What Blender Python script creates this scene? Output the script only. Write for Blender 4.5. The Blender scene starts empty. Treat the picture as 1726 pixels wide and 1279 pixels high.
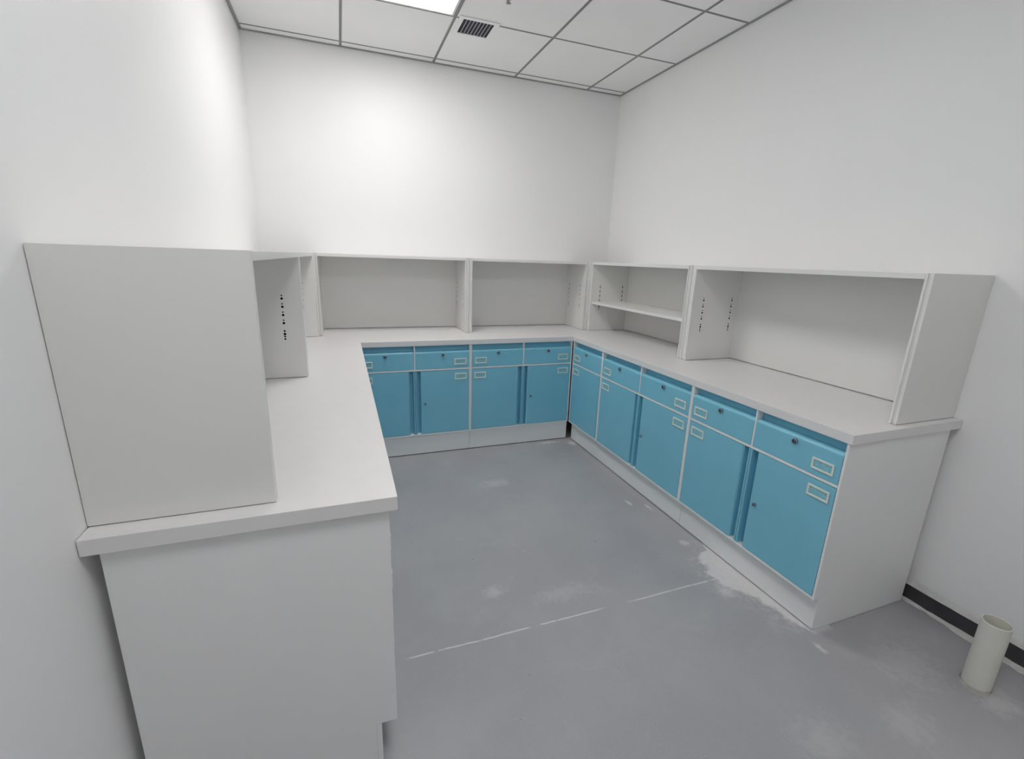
import bpy, bmesh, math, random
from mathutils import Matrix, Vector
random.seed(4)
S = bpy.context.scene
COL = S.collection
PI = math.pi

# ---------------------------------------------------------------- room measures (metres)
W, H, D = 2.6833, 2.6359, 5.4          # width, ceiling height, depth towards the viewer
TX, TY, TILE = 0.5757, 0.0750, 0.6     # first ceiling grid lines and tile size
HC, TH = 0.8068, 0.0354                # worktop top and thickness
HT = 1.3405                            # top of the shelf hutches
ZK, ZR0, ZR1 = 0.1437, 0.6010, 0.6110  # plinth top, rail under the drawers
CT = HC - TH - 0.0008                  # cabinet top

# ---------------------------------------------------------------- materials
def mat(name, col, rough=0.5, metal=0.0, spec=0.5, noise=0.0, scale=8.0, bump=0.0, bscale=300.0, coat=0.0):
    m = bpy.data.materials.new(name); m.use_nodes = True
    nt = m.node_tree; b = nt.nodes['Principled BSDF']
    b.inputs['Base Color'].default_value = (*col, 1)
    b.inputs['Roughness'].default_value = rough
    b.inputs['Metallic'].default_value = metal
    b.inputs['Specular IOR Level'].default_value = spec
    b.inputs['Coat Weight'].default_value = coat
    tc = nt.nodes.new('ShaderNodeTexCoord')
    if noise:
        n = nt.nodes.new('ShaderNodeTexNoise'); n.inputs['Scale'].default_value = scale; n.inputs['Detail'].default_value = 5
        nt.links.new(tc.outputs['Object'], n.inputs['Vector'])
        r = nt.nodes.new('ShaderNodeValToRGB')
        r.color_ramp.elements[0].position = 0.3; r.color_ramp.elements[1].position = 0.7
        r.color_ramp.elements[0].color = (*[c*(1-noise) for c in col], 1)
        r.color_ramp.elements[1].color = (*[min(1, c*(1+noise)) for c in col], 1)
        nt.links.new(n.outputs['Fac'], r.inputs['Fac']); nt.links.new(r.outputs['Color'], b.inputs['Base Color'])
    if bump:
        n2 = nt.nodes.new('ShaderNodeTexNoise'); n2.inputs['Scale'].default_value = bscale; n2.inputs['Detail'].default_value = 3
        nt.links.new(tc.outputs['Object'], n2.inputs['Vector'])
        bp = nt.nodes.new('ShaderNodeBump'); bp.inputs['Strength'].default_value = bump; bp.inputs['Distance'].default_value = 0.002
        nt.links.new(n2.outputs['Fac'], bp.inputs['Height']); nt.links.new(bp.outputs['Normal'], b.inputs['Normal'])
    return m

WALL = mat('wall_paint', (0.875, 0.873, 0.872), 0.42, spec=0.3, noise=0.012, scale=1.5, bump=0.10, bscale=160)
TILEM = mat('ceiling_tile_white', (0.90, 0.90, 0.90), 0.6, spec=0.2, noise=0.015, scale=3)
GRID = mat('ceiling_grid_grey', (0.20, 0.205, 0.205), 0.5, metal=0.2)
GRIDW = mat('ceiling_grid_white', (0.36, 0.36, 0.36), 0.5)
ANGLE = mat('wall_angle_grey', (0.30, 0.305, 0.30), 0.5)
WORK = mat('worktop_laminate', (0.775, 0.76, 0.757), 0.3, noise=0.012, scale=20, bump=0.04, bscale=400)
WHITE = mat('cabinet_white', (0.83, 0.83, 0.825), 0.42, noise=0.01, scale=3)
HUTCH = mat('hutch_white', (0.785, 0.78, 0.76), 0.42, noise=0.01, scale=3)
HOLE = mat('pin_hole_shade', (0.006, 0.006, 0.007), 0.8, spec=0.1)  # near-black colour paints in the darkness inside the hollow panels
TEAL = mat('teal_front', (0.212, 0.54, 0.69), 0.33, noise=0.03, scale=4)
HOLDER = mat('label_frame_cream', (0.74, 0.76, 0.68), 0.4, noise=0.02, scale=60)
CARD = mat('label_pane', (0.25, 0.545, 0.645), 0.25, noise=0.12, scale=70)
CHROME = mat('lock_steel', (0.42, 0.43, 0.47), 0.22, metal=1.0, noise=0.05, scale=90)
LOCKD = mat('lock_core_dark', (0.10, 0.10, 0.16), 0.3, metal=0.8)
DARK = mat('duct_dark', (0.016, 0.016, 0.028), 0.7)
VANE = mat('vent_vane', (0.42, 0.42, 0.46), 0.5)
SKIRT = mat('skirting_dark', (0.045, 0.043, 0.047), 0.45, noise=0.25, scale=14)
MORTAR = mat('mortar', (0.42, 0.40, 0.38), 0.9, spec=0.1, noise=0.15, scale=40, bump=0.5, bscale=120)
FILL = mat('filler_cream', (0.60, 0.585, 0.57), 0.85, spec=0.15, noise=0.10, scale=30, bump=0.4, bscale=120)
PVC = mat('pvc_cream', (0.74, 0.735, 0.66), 0.38, noise=0.02, scale=12)
STEEL = mat('sprinkler_metal', (0.28, 0.28, 0.28), 0.35, metal=0.8)
FRAME = mat('light_frame_white', (0.75, 0.75, 0.75), 0.4)

def emit(name, col, strength):
    m = bpy.data.materials.new(name); m.use_nodes = True; nt = m.node_tree
    b = nt.nodes['Principled BSDF']
    b.inputs['Base Color'].default_value = (0.8, 0.8, 0.8, 1)
    b.inputs['Emission Color'].default_value = (*col, 1); b.inputs['Emission Strength'].default_value = strength
    return m
LIGHT = emit('light_diffuser', (1.0, 0.985, 0.965), 7.6)
LIGHT_ADDED = emit('light_diffuser_added', (0.985, 0.99, 1.0), 7.0)  # glow of the unseen panel added to brighten the near faces

def floor_material():
    m = bpy.data.materials.new('cement_floor'); m.use_nodes = True; nt = m.node_tree; N = nt.nodes; L = nt.links
    b = N['Principled BSDF']; b.inputs['Specular IOR Level'].default_value = 0.35
    tc = N.new('ShaderNodeTexCoord'); sep = N.new('ShaderNodeSeparateXYZ'); L.new(tc.outputs['Object'], sep.inputs[0])
    X, Y = sep.outputs[0], sep.outputs[1]
    def noise(scale, detail=4, rough=0.55, dist=0.0):
        n = N.new('ShaderNodeTexNoise'); n.inputs['Scale'].default_value = scale; n.inputs['Detail'].default_value = detail
        n.inputs['Roughness'].default_value = rough; n.inputs['Distortion'].default_value = dist
        L.new(tc.outputs['Object'], n.inputs['Vector']); return n.outputs['Fac']
    def ma(op, a, c=None, clamp=False):
        n = N.new('ShaderNodeMath'); n.operation = op; n.use_clamp = clamp
        for i, v in enumerate((a, c)):
            if v is None: continue
            if isinstance(v, (int, float)): n.inputs[i].default_value = v
            else: L.new(v, n.inputs[i])
        return n.outputs[0]
    def ss(v, lo, hi):                       # smooth step
        n = N.new('ShaderNodeMapRange'); n.interpolation_type = 'SMOOTHSTEP'
        L.new(v, n.inputs['Value']); n.inputs['From Min'].default_value = lo; n.inputs['From Max'].default_value = hi
        n.inputs['To Min'].default_value = 0; n.inputs['To Max'].default_value = 1
        return n.outputs['Result']
    def mix(fac, a, c):
        n = N.new('ShaderNodeMix'); n.data_type = 'RGBA'; L.new(fac, n.inputs['Factor'])
        for k, v in ((6, a), (7, c)):
            if isinstance(v, tuple): n.inputs[k].default_value = (*v, 1)
            else: L.new(v, n.inputs[k])
        return n.outputs[2]
    base = mix(ss(noise(1.6, 5, 0.6), 0.35, 0.68), (0.365, 0.362, 0.374), (0.41, 0.407, 0.417))
    base = mix(ma('MULTIPLY', ss(noise(5.0, 6, 0.62, 0.6), 0.52, 0.75), 0.55), base, (0.44, 0.438, 0.448))
    base = mix(ma('MULTIPLY', ss(noise(230, 2), 0.56, 0.74), 0.30), base, (0.27, 0.27, 0.275))
    base = mix(ma('MULTIPLY', ss(noise(170, 2, 0.5), 0.60, 0.76), 0.45), base, (0.50, 0.50, 0.505))
    # small plaster flecks
    fl = ma('MULTIPLY', ss(noise(34, 2, 0.5, 0.8), 0.735, 0.77), ss(noise(3.1, 2), 0.45, 0.6))
    base = mix(ma('MULTIPLY', fl, 0.75), base, (0.62, 0.61, 0.60))
    dk = ss(noise(60, 1, 0.4), 0.80, 0.83)
    base = mix(ma('MULTIPLY', dk, 0.7), base, (0.06, 0.06, 0.065))
    # chalk line across the floor
    wob = ma('MULTIPLY', ma('SUBTRACT', noise(9, 3), 0.5), 0.012)
    dl = ma('ABSOLUTE', ma('ADD', ma('ADD', Y, 2.284), wob))
    thick = ma('SUBTRACT', 1.0, ss(dl, 0.0015, 0.0048))
    run = ma('MULTIPLY', ss(X, 0.62, 0.66), ma('SUBTRACT', 1.0, ss(X, 1.97, 2.02)))
    gap = ss(ma('ABSOLUTE', ma('SUBTRACT', X, 1.47)), 0.03, 0.12)
    brk = ss(noise(14, 3), 0.36, 0.5)
    line = ma('MULTIPLY', ma('MULTIPLY', thick, run), ma('MULTIPLY', gap, brk))
    base = mix(ma('MULTIPLY', line, 0.85), base, (0.70, 0.70, 0.70))
    # plaster spilt along the right plinth
    fc = N.new('ShaderNodeFloatCurve'); mr = N.new('ShaderNodeMapRange'); L.new(Y, mr.inputs['Value'])
    mr.inputs['From Min'].default_value = -2.8; mr.inputs['From Max'].default_value = -1.8
    L.new(mr.outputs['Result'], fc.inputs['Value'])
    cu = fc.mapping.curves[0]
    ptsy = [(-2.8, 0.0), (-2.66, 0.05), (-2.60, 0.17), (-2.50, 0.25), (-2.40, 0.38), (-2.33, 0.60), (-2.27, 0.64), (-2.20, 0.55), (-2.13, 0.44), (-2.09, 0.12), (-2.02, 0.02), (-1.8, 0.0)]
    pts = [((y+2.8)/1.0, w) for y, w in ptsy]
    cu.points[0].location = pts[0]; cu.points[-1].location = pts[-1]
    for q in pts[1:-1]: cu.points.new(*q)
    fc.mapping.update()
    edge = ma('SUBTRACT', 2.125, ma('MULTIPLY', fc.outputs['Value'], 0.25))     # x where the spill begins
    jag = ma('MULTIPLY', ma('SUBTRACT', noise(22, 5, 0.65, 0.5), 0.5), 0.10)
    sp = ss(ma('ADD', ma('SUBTRACT', X, edge), jag), -0.004, 0.022)
    near = ma('MULTIPLY', ss(Y, -2.665, -2.62), ma('SUBTRACT', 1.0, ss(Y, -2.04, -1.98)))
    sp = ma('MULTIPLY', ma('MULTIPLY', sp, near), ma('SUBTRACT', 1.0, ss(X, 2.2, 2.21)))
    base = mix(ma('MULTIPLY', sp, 0.9), base, (0.74, 0.715, 0.715))
    # thin dust round the spill, and at the back corner of the plinths
    halo = ma('MULTIPLY', ss(ma('ADD', ma('SUBTRACT', X, edge), jag), -0.12, 0.02), ma('MULTIPLY', near, ss(noise(40, 5, 0.7), 0.42, 0.62)))
    base = mix(ma('MULTIPLY', ma('MULTIPLY', halo, ma('SUBTRACT', 1.0, ss(X, 2.2, 2.21))), 0.45), base, (0.62, 0.61, 0.61))
    def spot(x, y, rx, ry):
        a = ma('POWER', ma('DIVIDE', ma('SUBTRACT', X, x), rx), 2.0); c = ma('POWER', ma('DIVIDE', ma('SUBTRACT', Y, y), ry), 2.0)
        r = ma('SQRT', ma('ADD', a, c))
        return ma('SUBTRACT', 1.0, ss(ma('ADD', r, ma('MULTIPLY', ma('SUBTRACT', noise(30, 6, 0.7), 0.5), 2.6)), 0.1, 1.15))
    for x, y, rx, ry, k in ((1.90, -0.645, 0.10, 0.022, 0.8), (2.08, -0.70, 0.045, 0.05, 0.8), (1.985, -1.60, 0.014, 0.035, 0.8), (2.067, -1.675, 0.012, 0.035, 0.8),
                            (2.03, -2.02, 0.03, 0.03, 0.6), (1.96, -2.36, 0.05, 0.05, 0.6), (2.068, -2.70, 0.014, 0.035, 0.7), (1.32, -1.15, 0.11, 0.06, 0.35),
                            (1.02, -2.06, 0.06, 0.04, 0.4), (1.3, -2.15, 0.16, 0.06, 0.22), (2.42, -3.05, 0.09, 0.05, 0.35), (2.30, -2.85, 0.15, 0.12, 0.22),
                            (1.75, -2.95, 0.12, 0.08, 0.2), (2.05, -3.0, 0.1, 0.08, 0.22), (1.0, -2.9, 0.2, 0.12, 0.2)):
        base = mix(ma('MULTIPLY', spot(x, y, rx, ry), k), base, (0.68, 0.672, 0.67))
    L.new(base, b.inputs['Base Color'])
    rr = N.new('ShaderNodeMapRange'); L.new(noise(3.5, 4), rr.inputs['Value']); rr.inputs['To Min'].default_value = 0.42; rr.inputs['To Max'].default_value = 0.62
    L.new(rr.outputs['Result'], b.inputs['Roughness'])
    bp = N.new('ShaderNodeBump'); bp.inputs['Strength'].default_value = 0.15; bp.inputs['Distance'].default_value = 0.002
    L.new(noise(90, 4), bp.inputs['Height']); L.new(bp.outputs['Normal'], b.inputs['Normal'])
    return m
FLOOR = floor_material()

# ---------------------------------------------------------------- mesh helpers
def box(bm, x0, x1, y0, y1, z0, z1, bev=0.0, seg=2, mi=0):
    r = bmesh.ops.create_cube(bm, size=1.0)
    vs = r['verts']
    for v in vs:
        v.co = Vector(((x0+x1)/2 + v.co.x*(x1-x0), (y0+y1)/2 + v.co.y*(y1-y0), (z0+z1)/2 + v.co.z*(z1-z0)))
    fs = {f for v in vs for f in v.link_faces}
    for f in fs: f.material_index = mi
    if bev:
        es = list({e for v in vs for e in v.link_edges})
        bmesh.ops.bevel(bm, geom=es, offset=bev, segments=seg, affect='EDGES', profile=0.5)

def prism(bm, prof, axis, a, b, bev=0.0, seg=2, mi=0):
    """extrude a closed outline along an axis; outline coordinates are the other two axes in order"""
    def P(u, v, w):
        return {'x': (w, u, v), 'y': (u, w, v), 'z': (u, v, w)}[axis]
    lo = [bm.verts.new(P(u, v, a)) for u, v in prof]; hi = [bm.verts.new(P(u, v, b)) for u, v in prof]
    n = len(prof); fs = [bm.faces.new(lo), bm.faces.new(hi)]
    for i in range(n): fs.append(bm.faces.new((lo[i], lo[(i+1) % n], hi[(i+1) % n], hi[i])))
    for f in fs: f.material_index = mi
    bmesh.ops.recalc_face_normals(bm, faces=fs)
    if bev:
        es = list({e for f in fs for e in f.edges})
        bmesh.ops.bevel(bm, geom=es, offset=bev, segments=seg, affect='EDGES', profile=0.5)

def lathe(bm, prof, center=(0, 0, 0), n=32, axis='z', mi=0):
    """revolve an (r, h) outline about an axis"""
    rings = []
    for r, h in prof:
        ring = []
        for k in range(n):
            t = 2*PI*k/n; c, s = r*math.cos(t), r*math.sin(t)
            p = {'z': (c, s, h), 'y': (c, h, s), 'x': (h, c, s)}[axis]
            ring.append(bm.verts.new(Vector(p) + Vector(center)))
        rings.append(ring)
    fs = []
    for i in range(len(rings)-1):
        for k in range(n):
            fs.append(bm.faces.new((rings[i][k], rings[i][(k+1) % n], rings[i+1][(k+1) % n], rings[i+1][k])))
    for ring in (rings[0], rings[-1]):
        if (ring[0].co-ring[n//2].co).length > 1e-6: fs.append(bm.faces.new(ring))
    for f in fs: f.material_index = mi; f.smooth = True
    bmesh.ops.recalc_face_normals(bm, faces=fs)

def obj(name, bm, mats, parent=None, smooth=None):
    me = bpy.data.meshes.new(name); bm.to_mesh(me); bm.free()
    for m in (mats if isinstance(mats, (list, tuple)) else [mats]): me.materials.append(m)
    if smooth is not None:
        for p in me.polygons: p.use_smooth = True
        me.set_sharp_from_angle(angle=math.radians(smooth))
    o = bpy.data.objects.new(name, me); COL.objects.link(o)
    if smooth is not None:
        wn = o.modifiers.new('weighted', 'WEIGHTED_NORMAL'); wn.keep_sharp = True; wn.weight = 80
    if parent is not None: o.parent = parent
    return o

def tag(o, label=None, cat=None, group=None, kind=None):
    if label: o['label'] = label
    if cat: o['category'] = cat
    if group: o['group'] = group
    if kind: o['kind'] = kind
    return o

def thing(name, label, cat, loc=(0, 0, 0), rz=0.0, group=None):
    o = bpy.data.objects.new(name, None); COL.objects.link(o)
    o.empty_display_size = 0.1; o.location = loc; o.rotation_euler = (0, 0, rz)
    return tag(o, label, cat, group)

# ---------------------------------------------------------------- room shell
def shell(name, dims, m, label=None):
    bm = bmesh.new(); box(bm, *dims); o = obj(name, bm, m); tag(o, label, None, None, 'structure'); return o
shell('floor', (-0.15, W+0.15, -D-0.15, 0.15, -0.12, 0.0), FLOOR, 'grey cement floor with a chalk line and plaster dust')
shell('wall_back', (-0.15, W+0.15, 0.0, 0.15, 0.0, H+0.2), WALL, 'white painted wall behind the back counter')
shell('wall_left', (-0.15, 0.0, -D, 0.0, 0.0, H+0.2), WALL, 'white painted wall behind the left counter')
shell('wall_right', (W, W+0.15, -D, 0.0, 0.0, H+0.2), WALL, 'white painted wall behind the right counter')
shell('wall_front', (-0.15, W+0.15, -D-0.15, -D, 0.0, H+0.2), WALL)

xl = [0.0] + [TX+TILE*i for i in range(4)] + [W]
yl = [0.0] + [-TY-TILE*i for i in range(9)] + [-D]
LAMPS = ((1, 2), (1, 6))               # (column, row) of the lit ceiling panel and the added fill panel
bm = bmesh.new()
for i in range(len(xl)-1):
    for j in range(len(yl)-1):
        if (i, j) in LAMPS: continue
        x0, x1, y1, y0 = xl[i], xl[i+1], yl[j], yl[j+1]
        if x1-x0 < 0.02 or y1-y0 < 0.02: continue
        g = 0.0045
        box(bm, x0+g, x1-g, y0+g, y1-g, H, H+0.018, 0.0025, 1)
ceiling = obj('ceiling', bm, TILEM); tag(ceiling, 'suspended ceiling of square white tiles in a grey grid', None, None, 'structure')
bm = bmesh.new()
for x in xl[1:-1]:
    box(bm, x-0.0085, x-0.0030, -D+0.001, -0.012, H-0.0015, H+0.02, mi=1)
    box(bm, x+0.0030, x+0.0085, -D+0.001, -0.012, H-0.0015, H+0.02, mi=1)
    box(bm, x-0.0029, x+0.0029, -D+0.001, -0.012, H+0.001, H+0.022)
for y in yl[1:-1]:
    box(bm, 0.012, W-0.012, y-0.0072, y+0.0072, H-0.0005, H+0.02)
obj('ceiling_grid', bm, [GRID, GRIDW], ceiling)
bm = bmesh.new(); box(bm, 0, W, -D, 0, H+0.024, H+0.06); obj('ceiling_deck', bm, DARK, ceiling)
for k, d in enumerate(((0.0005, 0.017, -D+0.001, -0.0005), (W-0.013, W-0.0005, -D+0.001, -0.0005), (0.018, W-0.014, -0.012, -0.0005))):
    bm = bmesh.new(); box(bm, d[0], d[1], d[2], d[3], H-0.006, H+0.016, 0.001, 1)
    o = obj('trim_%d' % (k+1), bm, ANGLE); tag(o, None, None, None, 'structure')

# ceiling light panel, and an unseen second one added as fill
def lamp(i, j, label, lm):
    x0, x1, y1, y0 = xl[i]+0.012, xl[i+1]-0.012, yl[j]-0.008, yl[j+1]+0.008
    t = thing('ceiling_light', label, 'light', ((x0+x1)/2, (y0+y1)/2, H), 0, 'square ceiling light panels')
    hx, hy = (x1-x0)/2, (y1-y0)/2
    bm = bmesh.new(); f = 0.014
    box(bm, -hx, -hx+f, -hy, hy, -0.003, 0.02, 0.001, 1); box(bm, hx-f, hx, -hy, hy, -0.003, 0.02, 0.001, 1)
    box(bm, -hx+f, hx-f, -hy, -hy+f, -0.003, 0.02, 0.001, 1); box(bm, -hx+f, hx-f, hy-f, hy, -0.003, 0.02, 0.001, 1)
    obj('frame', bm, FRAME, t)
    bm = bmesh.new(); box(bm, -hx+f+0.0005, hx-f-0.0005, -hy+f+0.0005, hy-f-0.0005, 0.002, 0.016); obj('diffuser', bm, lm, t)
lamp(1, 2, 'square white lit ceiling panel cut by the top of the picture, beside the dark vent', LIGHT)
lamp(1, 6, 'unseen square ceiling light panel added behind the viewer as fill', LIGHT_ADDED)

# ceiling vent
vx, vy = 1.3135, -0.597
t = thing('ceiling_vent', 'small white framed ceiling vent with dark slots next to the light panel', 'vent', (vx, vy, H))
bm = bmesh.new(); ox, oy, ix, iy = 0.117, 0.112, 0.090, 0.086
for a in ((-ox, -ix, -oy, oy), (ix, ox, -oy, oy), (-ix, ix, -oy, -iy), (-ix, ix, iy, oy)):
    box(bm, a[0], a[1], a[2], a[3], -0.006, -0.0006, 0.0012, 1)
obj('frame', bm, TILEM, t)
bm = bmesh.new(); box(bm, -ix-0.003, ix+0.003, -iy-0.003, iy+0.003, -0.0016, -0.0007); obj('duct', bm, DARK, t)
for k in range(8):
    x = -ix + (k+1)*2*ix/9
    bm = bmesh.new(); box(bm, x-0.0016, x+0.0016, -iy, iy, -0.0066, -0.0018)
    obj('vane', bm, VANE, t)

# sprinkler head
t = thing('fire_sprinkler', 'small metal sprinkler head hanging from the ceiling near the vent', 'sprinkler', (1.369, -1.018, H))
bm = bmesh.new(); lathe(bm, [(0.0, 0.012), (0.008, 0.012), (0.008, -0.0004), (0.032, -0.0005), (0.030, -0.006), (0.014, -0.009), (0.0, -0.009)], n=28); obj('rosette', bm, FRAME, t, 40)
bm = bmesh.new(); lathe(bm, [(0.0, -0.008), (0.009, -0.008), (0.009, -0.018), (0.006, -0.02), (0.003, -0.022), (0.003, -0.043), (0.0, -0.043)], n=16)
for s in (-1, 1):
    prism(bm, [(s*0.006, -0.018), (s*0.009, -0.018), (s*0.012, -0.030), (s*0.005, -0.0435), (s*0.002, -0.0435), (s*0.009, -0.030)], 'y', -0.002, 0.002)
obj('body', bm, STEEL, t)
bm = bmesh.new()
lathe(bm, [(0.0, -0.043), (0.007, -0.043), (0.007, -0.046), (0.0, -0.046)], n=20)
for k in range(10):
    b2 = bmesh.new(); box(b2, 0.006, 0.0135, -0.0016, 0.0016, -0.0455, -0.0440)
    bmesh.ops.rotate(b2, verts=b2.verts, cent=(0, 0, 0), matrix=Matrix.Rotation(k*PI/5, 3, 'Z'))
    tmp = bpy.data.meshes.new('t'); b2.to_mesh(tmp); b2.free(); bm.from_mesh(tmp); bpy.data.meshes.remove(tmp)
obj('deflector', bm, STEEL, t)

# skirting on the right wall
bm = bmesh.new(); box(bm, W-0.015, W-0.0005, -D+0.001, -0.001, 0.0, 0.075, 0.001, 1)
sk = obj('baseboard_right', bm, SKIRT); tag(sk, 'dark skirting along the foot of the right wall', None, None, 'structure')
def ragged(name, m, x_wall, z0, base, amp, y0, y1, seed, flat):
    """a lumpy fillet of filler running along the right wall; flat: lying on the floor instead of on the skirting top"""
    rnd = random.Random(seed); bm = bmesh.new(); n = 90; rows = []
    w = base
    for k in range(n+1):
        y = y0+(y1-y0)*k/n
        w += rnd.uniform(-amp, amp)*0.5; w = min(max(w, base*0.35), base*1.9)
        h = (0.010 if flat else 0.016)*(0.55+0.45*w/base/1.3)
        if flat: prof = [(x_wall, z0), (x_wall-w, z0), (x_wall-w*0.55, z0+h*0.45), (x_wall, z0+h)]
        else: prof = [(x_wall, z0), (x_wall-w, z0), (x_wall-w*0.75, z0+h*0.55), (x_wall-w*0.35, z0+h), (x_wall, z0+h*0.35)]
        rows.append([bm.verts.new((u, y, v)) for u, v in prof])
    for a, b in zip(rows, rows[1:]):
        for i in range(len(a)): bm.faces.new((a[i], a[(i+1) % len(a)], b[(i+1) % len(a)], b[i]))
    bm.faces.new(rows[0]); bm.faces.new(rows[-1]); bmesh.ops.recalc_face_normals(bm, faces=bm.faces)
    return obj(name, bm, m, sk, 60)
ragged('filler', FILL, W-0.0006, 0.0745, 0.012, 0.003, -4.0, -2.0, 3, False)
ragged('mortar_bead', FILL, W-0.0145, 0.0, 0.013, 0.018, -4.0, -2.0, 8, True)

# ---------------------------------------------------------------- base cabinets
def label_frame(parent, x, z, label=None):
    w, h, f = 0.083, 0.043, 0.007
    bm = bmesh.new()
    x0, x1, z0, z1 = x-w/2, x+w/2, z-h/2, z+h/2
    for a in ((x0, x1, z1-f, z1), (x0, x1, z0, z0+f), (x0, x0+f, z0+f, z1-f), (x1-f, x1, z0+f, z1-f)):
        box(bm, a[0], a[1], -0.0042, -0.0001, a[2], a[3], 0.0008, 1)
    box(bm, x0+f, x1-f, -0.0012, -0.0001, z0+f, z1-f, mi=1)
    obj('label_holder', bm, [HOLDER, CARD], parent)

def lock(parent, x, z, r, out):
    bm = bmesh.new()
    lathe(bm, [(0.0, -out), (r*0.62, -out), (r*0.66, -out+0.0006)], (x, 0, z), 24, 'y', 1)
    lathe(bm, [(r*0.66, -out+0.0004), (r*0.9, -out), (r, -out+0.0015), (r, -0.0001)], (x, 0, z), 24, 'y', 0)
    box(bm, x-r*0.10, x+r*0.10, -out-0.0003, -out+0.0002, z-r*0.45, z+r*0.45, mi=0)
    obj('lock', bm, [CHROME, LOCKD], parent)

def arc(cx, cy, r, a0, a1, n):
    return [(cx+r*math.cos(math.radians(a0+(a1-a0)*i/n)), cy+r*math.sin(math.radians(a0+(a1-a0)*i/n))) for i in range(n+1)]

def drawer(parent, x0, x1, side):
    """teal front with a rounded lip and a finger recess above it; side: -1 label on the left, 1 on the right"""
    z0, zl = ZR1+0.002, 0.732
    prof = [(0.020, z0), (0.0, z0)] + [(y, z) for y, z in arc(0.014, zl-0.014, 0.014, 180, 90, 8)] + [(0.033, zl-0.001), (0.035, CT-0.002), (0.050, CT-0.002), (0.050, z0)]
    bm = bmesh.new(); prism(bm, prof, 'x', x0, x1)
    d = obj('drawer', bm, TEAL, parent, 35)
    lock(d, (x0+x1)/2, 0.7075, 0.0115, 0.008)
    label_frame(d, x0+0.062 if side < 0 else x1-0.062, 0.657)
    return d

def door(parent, x0, x1, side, pull, has_lock, rib=True):
    """side: -1 label at the left edge and finger pull on the right edge, 1 mirrored"""
    z0, z1 = ZK+0.0125, ZR0-0.002
    L = x1-x0
    rw = 0.0085 if rib else 0.0                 # rib beside the partner door
    a = L-pull-rw
    prof = [(0.0, 0.020), (0.0, 0.0)] + [(a-0.010+u, v) for u, v in arc(0.0, 0.010, 0.010, 270, 360, 6)] + [(a+0.0005, 0.038)]
    if rib: prof += [(L-rw, 0.038), (L-rw, 0.001), (L-rw+0.001, 0.0), (L-0.001, 0.0), (L, 0.001), (L, 0.048)]
    else: prof += [(L, 0.038), (L, 0.048)]
    prof += [(0.0, 0.048)]
    pr = [((x0+u) if side < 0 else (x1-u), v) for u, v in prof]
    bm = bmesh.new(); prism(bm, pr, 'z', z0, z1)
    d = obj('door', bm, TEAL, parent, 35)
    label_frame(d, x0+0.058 if side < 0 else x1-0.058, 0.553)
    if has_lock:
        xx = (x1-a+0.030) if side > 0 else (x0+a-0.030)
        lock(d, xx, 0.3715, 0.0080, 0.008)
    return d

def cabinet(name, label, loc, rz, w, depth, kick, layout, end_gap=(0, 0), kick_gap=(0.0, 0.0)):
    """local x runs left to right seen from the front, y into the cabinet. layout: mid positions that divide it into bays"""
    t = thing(name, label, 'cabinet', loc, rz, 'base cabinets with teal fronts under the worktop')
    s = 0.0095
    sp = [(0.0, ZK), (0.0, CT), (depth, CT), (depth, 0.002), (kick+0.0142, 0.002), (kick+0.0142, ZK)]
    for x in (0.0, w-s):
        bm = bmesh.new(); prism(bm, sp, 'x', x+0.0004, x+s-0.0004, 0.0009, 1); obj('side_panel', bm, WHITE, t)
    bm = bmesh.new(); box(bm, s, w-s, depth-0.008, depth-0.001, ZK, CT-0.002); obj('back_panel', bm, WHITE, t)
    bm = bmesh.new()
    box(bm, s, w-s, 0.0, depth-0.009, ZK, ZK+0.0095, 0.0008, 1); obj('bottom_panel', bm, WHITE, t)
    bm = bmesh.new(); box(bm, s, w-s, 0.056, depth-0.009, CT-0.016, CT-0.001); obj('top_panel', bm, WHITE, t)
    bm = bmesh.new(); box(bm, s, w-s, 0.0, 0.034, ZR0, ZR1, 0.0008, 1); obj('rail', bm, WHITE, t)
    bm = bmesh.new(); box(bm, 0.0010, w-0.0010, kick, kick+0.014, 0.0060, ZK-0.0005, 0.0008, 1); obj('toe_kick', bm, WHITE, t)
    mids = layout
    if not mids:
        drawer(t, s+0.0015, w-s-0.0015, -1)
        door(t, s+0.0015, w-s-0.0015, -1, 0.012, False, rib=False)
    else:
        edges = [0.0]+mids+[w]
        for i in range(0, len(mids), 2):
            a, m, b = edges[i], edges[i+1], edges[i+2]
            ea = a+(s if i == 0 else 0.004)+0.0015; eb = b-(s if i+3 > len(mids) else 0.004)-0.0015
            bm = bmesh.new(); box(bm, m-0.004, m+0.004, 0.0, 0.036, ZR1, CT-0.001, 0.0008, 1); obj('stile', bm, WHITE, t)
            drawer(t, ea, m-0.0055, -1); drawer(t, m+0.0055, eb, 1)
            door(t, ea, m-0.001, -1, 0.026, False); door(t, m+0.001, eb, 1, 0.026, True)
            if i+3 <= len(mids):
                bm = bmesh.new(); box(bm, b-0.004, b+0.004, 0.0, 0.036, ZK+0.010, CT-0.001, 0.0008, 1); obj('stile', bm, WHITE, t)
    return t

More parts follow.
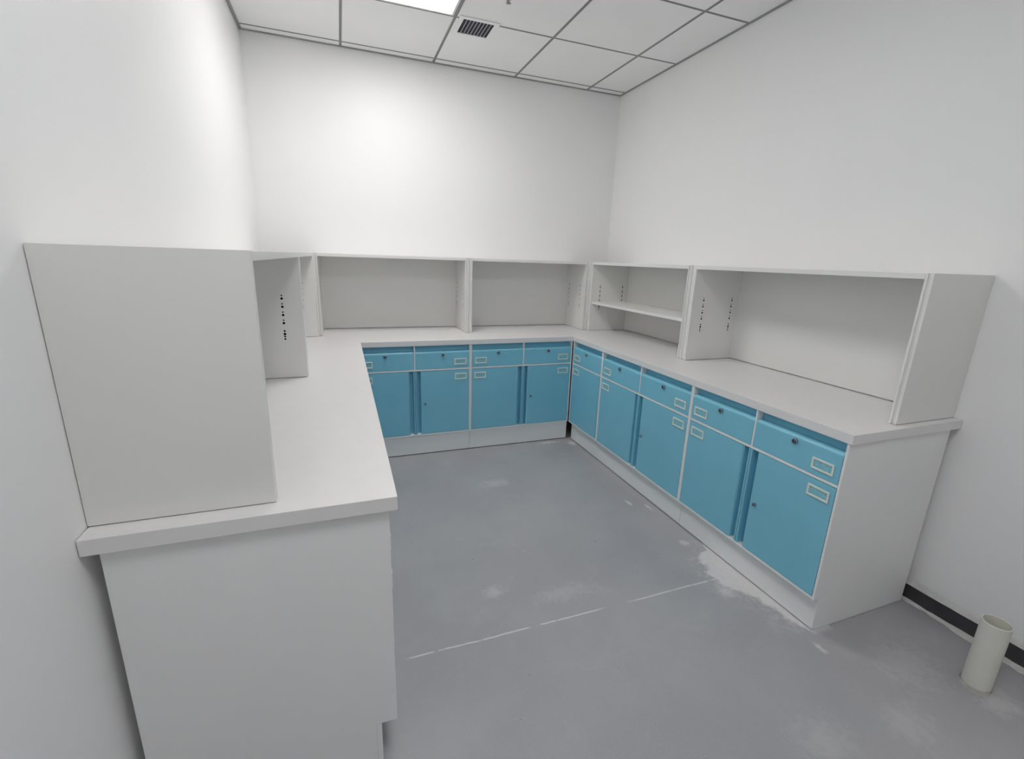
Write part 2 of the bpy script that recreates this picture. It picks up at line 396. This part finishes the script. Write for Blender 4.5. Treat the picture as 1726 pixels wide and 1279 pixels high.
YB, XR, XLF = -0.6102, 2.0834, 0.5690
cabinet('base_cabinet', 'teal two-door cabinet on the back wall, half hidden behind the left worktop', (0.5380, YB, 0), 0, 1.3002-0.5380, 0.578, 0.0135, [0.9191-0.5380])
cabinet('base_cabinet', 'teal two-door cabinet on the back wall, in the right-hand back corner', (1.3004, YB, 0), 0, 2.0777-1.3004, 0.578, 0.0135, [1.6920-1.3004])
cabinet('base_cabinet', 'narrow teal cabinet with one drawer and one door beside the back corner', (XR, -0.6150, 0), -PI/2, 1.0287-0.6150, W-0.0446-XR, 0.0290, [])
cabinet('base_cabinet', 'teal two-door cabinet between the narrow cabinet and the end cabinet', (XR, -1.0289, 0), -PI/2, 1.8767-1.0289, W-0.0446-XR, 0.0290, [1.4533-1.0289])
cabinet('base_cabinet', 'teal two-door cabinet at the near end of the right counter, white side panel showing', (XR, -1.8769, 0), -PI/2, 2.6350-1.8769, W-0.0446-XR, 0.0290, [2.2561-1.8769])
wl = 2.6070-0.618
cabinet('base_cabinet', 'long cabinet under the left worktop showing only its plain white end panel', (XLF, -2.6070, 0), PI/2, wl, XLF-0.0254, 0.040, [wl/4, wl/2, 3*wl/4])

# ---------------------------------------------------------------- worktop (one U-shaped slab)
g = 0.0015
out = [(g, -2.621), (0.5878, -2.621), (0.5878, -0.6142), (W-0.6039, -0.6142), (W-0.6039, -2.6439), (W-g, -2.6439), (W-g, -g), (g, -g)]
bm = bmesh.new()
prism(bm, out, 'z', HC-TH, HC)
es = [e for e in bm.edges if all(v.co.z > HC-0.001 or v.co.z < HC-TH+0.001 for v in e.verts)]
bmesh.ops.bevel(bm, geom=es, offset=0.0022, segments=2, affect='EDGES', profile=0.5)
o = obj('worktop', bm, WORK, None, 40); tag(o, 'pale U-shaped laminate worktop on the three runs of cabinets', 'worktop')

# ---------------------------------------------------------------- shelf hutches
HOLES = []
z = 1.163
for k in range(4):
    HOLES += [(z, 0.0026), (z-0.0125, 0.0042)]; z -= 0.0345
HOLES += [(1.0135, 0.0034), (1.0005, 0.0046), (0.9900, 0.0032), (0.9790, 0.0034)]
def hutch_side(parent, xo, th, dirn, d, h, smooth_face=False):
    """xo outer face, dirn +1 when the inside lies towards +x; raised edges on the front; shelf-pin holes on the inside face"""
    a, b = xo, xo+dirn*th
    e = min(0.009, th*0.32)
    prof = [(0, d), (0, 0.0)]
    prof = [(0.0, d), (0.0, 0.001), (0.001, 0.0), (e-0.001, 0.0), (e, 0.001), (e, 0.007), (th-e, 0.007), (th-e, 0.001), (th-e+0.001, 0.0), (th-0.001, 0.0), (th, 0.001), (th, d)]
    bm = bmesh.new(); prism(bm, [(xo+dirn*u, v) for u, v in prof], 'z', 0.0025, h)
    o = obj('side_panel', bm, [HUTCH, HOLE], parent)
    cut = bmesh.new()
    for yc in (0.078, d-0.058):
        for zz, r in HOLES:
            for dy in ((-0.0035, 0.0035) if r > 0.004 else (0.0,)):
                rr = r*1.2
                lathe(cut, [(0.0, b-dirn*0.012), (rr, b-dirn*0.012), (rr, b+dirn*0.004), (0.0, b+dirn*0.004)], (0, yc+dy*0.0, zz-HC), 10, 'x', 1)
    c = obj('cutter', cut, [HUTCH, HOLE])
    m = o.modifiers.new('b', 'BOOLEAN'); m.operation = 'DIFFERENCE'; m.object = c; m.solver = 'EXACT'
    c.parent = parent
    dg = bpy.context.evaluated_depsgraph_get(); dg.update()
    me = bpy.data.meshes.new_from_object(o.evaluated_get(dg))
    o.modifiers.clear(); old = o.data; o.data = me; bpy.data.meshes.remove(old)
    cm = c.data; bpy.data.objects.remove(c); bpy.data.meshes.remove(cm)
    return o

def hutch(label, loc, rz, w, d, tl=0.024, tr=0.024, shelf=False):
    t = thing('shelf_hutch', label, 'shelf unit', loc, rz, 'open shelf hutches on the worktop')
    h = HT-HC
    hutch_side(t, 0.0004, tl, 1, d, h); hutch_side(t, w-0.0004, tr, -1, d, h)
    bm = bmesh.new(); box(bm, tl+0.0006, w-tr-0.0006, 0.0, d, h-0.020, h-0.0002, 0.0012, 2); obj('top_panel', bm, HUTCH, t)
    bm = bmesh.new(); box(bm, tl+0.0006, w-tr-0.0006, d-0.012, d-0.001, 0.0045, h-0.0205); obj('back_panel', bm, HUTCH, t)
    if shelf:
        zz = 1.038-HC
        bm = bmesh.new(); box(bm, tl+0.001, w-tr-0.001, 0.012, d-0.013, zz-0.018, zz, 0.001, 1); obj('shelf', bm, HUTCH, t)
    return t
HB, XH, XHL = -0.3306, 2.3402, 0.3335
gw = 0.002
hutch('open hutch on the left worktop, near end, with its broad plain side facing forward', (XHL, -2.5741, HC), PI/2, 2.5741-1.4155, XHL-gw)
hutch('open hutch on the left worktop tucked into the back corner behind the nearer one', (XHL, -1.4150, HC), PI/2, 1.4150+HB-0.0005, XHL-gw)
hutch('empty open hutch on the back wall, left one of two, next to the left corner', (XHL+0.0005, HB, HC), 0, 1.3566-XHL-0.0008, -HB-gw)
hutch('empty open hutch on the back wall, right one of two, next to the right corner', (1.3580, HB, HC), 0, XH-1.3580-0.0005, -HB-gw, 0.024, 0.036)
hutch('open hutch on the right wall fitted with one white middle shelf', (XH, HB-0.0005, HC), -PI/2, 1.4550+HB-0.0008, W-XH-gw, 0.036, 0.022, True)
hutch('wide empty hutch at the near end of the right worktop, its grey-white side showing', (XH, -1.4565, HC), -PI/2, 2.6140-1.4565, W-XH-gw, 0.046, 0.026)

# ---------------------------------------------------------------- pipe stub in the floor
t = thing('drain_pipe', 'short cream plastic pipe stub standing up from the floor by the right wall', 'pipe', (2.440, -2.980, 0))
bm = bmesh.new(); R0, R1, hp = 0.0375, 0.0342, 0.248
lathe(bm, [(R1, 0.006), (R0, 0.0), (R0, hp-0.001), (R0-0.001, hp), (R1+0.0008, hp), (R1, hp-0.001), (R1, 0.006)], n=48)
obj('pipe_wall', bm, PVC, t, 40)
bm = bmesh.new(); lathe(bm, [(0.0, 0.004), (R1-0.0005, 0.004), (R1-0.0005, 0.008), (0.0, 0.008)], n=40); obj('pipe_bottom', bm, DARK, t)
bm = bmesh.new(); n = 56; rnd = random.Random(5); rows = []
for k in range(n):
    a = 2*PI*k/n; w = 0.010+0.008*math.sin(a*2+1)+rnd.uniform(-0.003, 0.003); w = max(w, 0.003)
    rows.append([bm.verts.new(((R0+q)*math.cos(a), (R0+q)*math.sin(a), hh)) for q, hh in ((0.0030, 0.0002), (0.0030, 0.0040), (w*0.6, 0.0022), (w, 0.0002))])
for k in range(n):
    a, b = rows[k], rows[(k+1) % n]
    for i in range(4): bm.faces.new((a[i], a[(i+1) % 4], b[(i+1) % 4], b[i]))
bmesh.ops.recalc_face_normals(bm, faces=bm.faces)
obj('mortar_collar', bm, MORTAR, t, 60)

# ---------------------------------------------------------------- camera
a, b, c = [math.radians(v) for v in (-20.4595, -14.6711, -1.9159)]
M = Matrix.Rotation(a, 3, 'Z') @ Matrix.Rotation(b, 3, 'X') @ Matrix.Rotation(c, 3, 'Y')
cam = bpy.data.cameras.new('camera'); cam.sensor_fit = 'HORIZONTAL'; cam.sensor_width = 36.0; cam.lens = 772.28/1726*36.0
cam.clip_start = 0.02
co = bpy.data.objects.new('camera', cam); COL.objects.link(co)
B = Matrix((M.col[0], M.col[2], -M.col[1])).transposed()
co.matrix_world = Matrix.Translation((0.4941, -3.5961, 1.3402)) @ B.to_4x4()
S.camera = co

# ---------------------------------------------------------------- world and colour
w = bpy.data.worlds.new('world'); S.world = w; w.use_nodes = True
w.node_tree.nodes['Background'].inputs['Color'].default_value = (0.5, 0.5, 0.5, 1)
w.node_tree.nodes['Background'].inputs['Strength'].default_value = 0.0
S.view_settings.view_transform = 'Standard'; S.view_settings.look = 'None'
S.view_settings.gamma = 1.0; S.view_settings.use_curve_mapping = False
S.view_settings.exposure = 1.15
S.cycles.use_denoising = True
S.cycles.max_bounces = 14; S.cycles.diffuse_bounces = 10
S.cycles.sample_clamp_indirect = 4.0
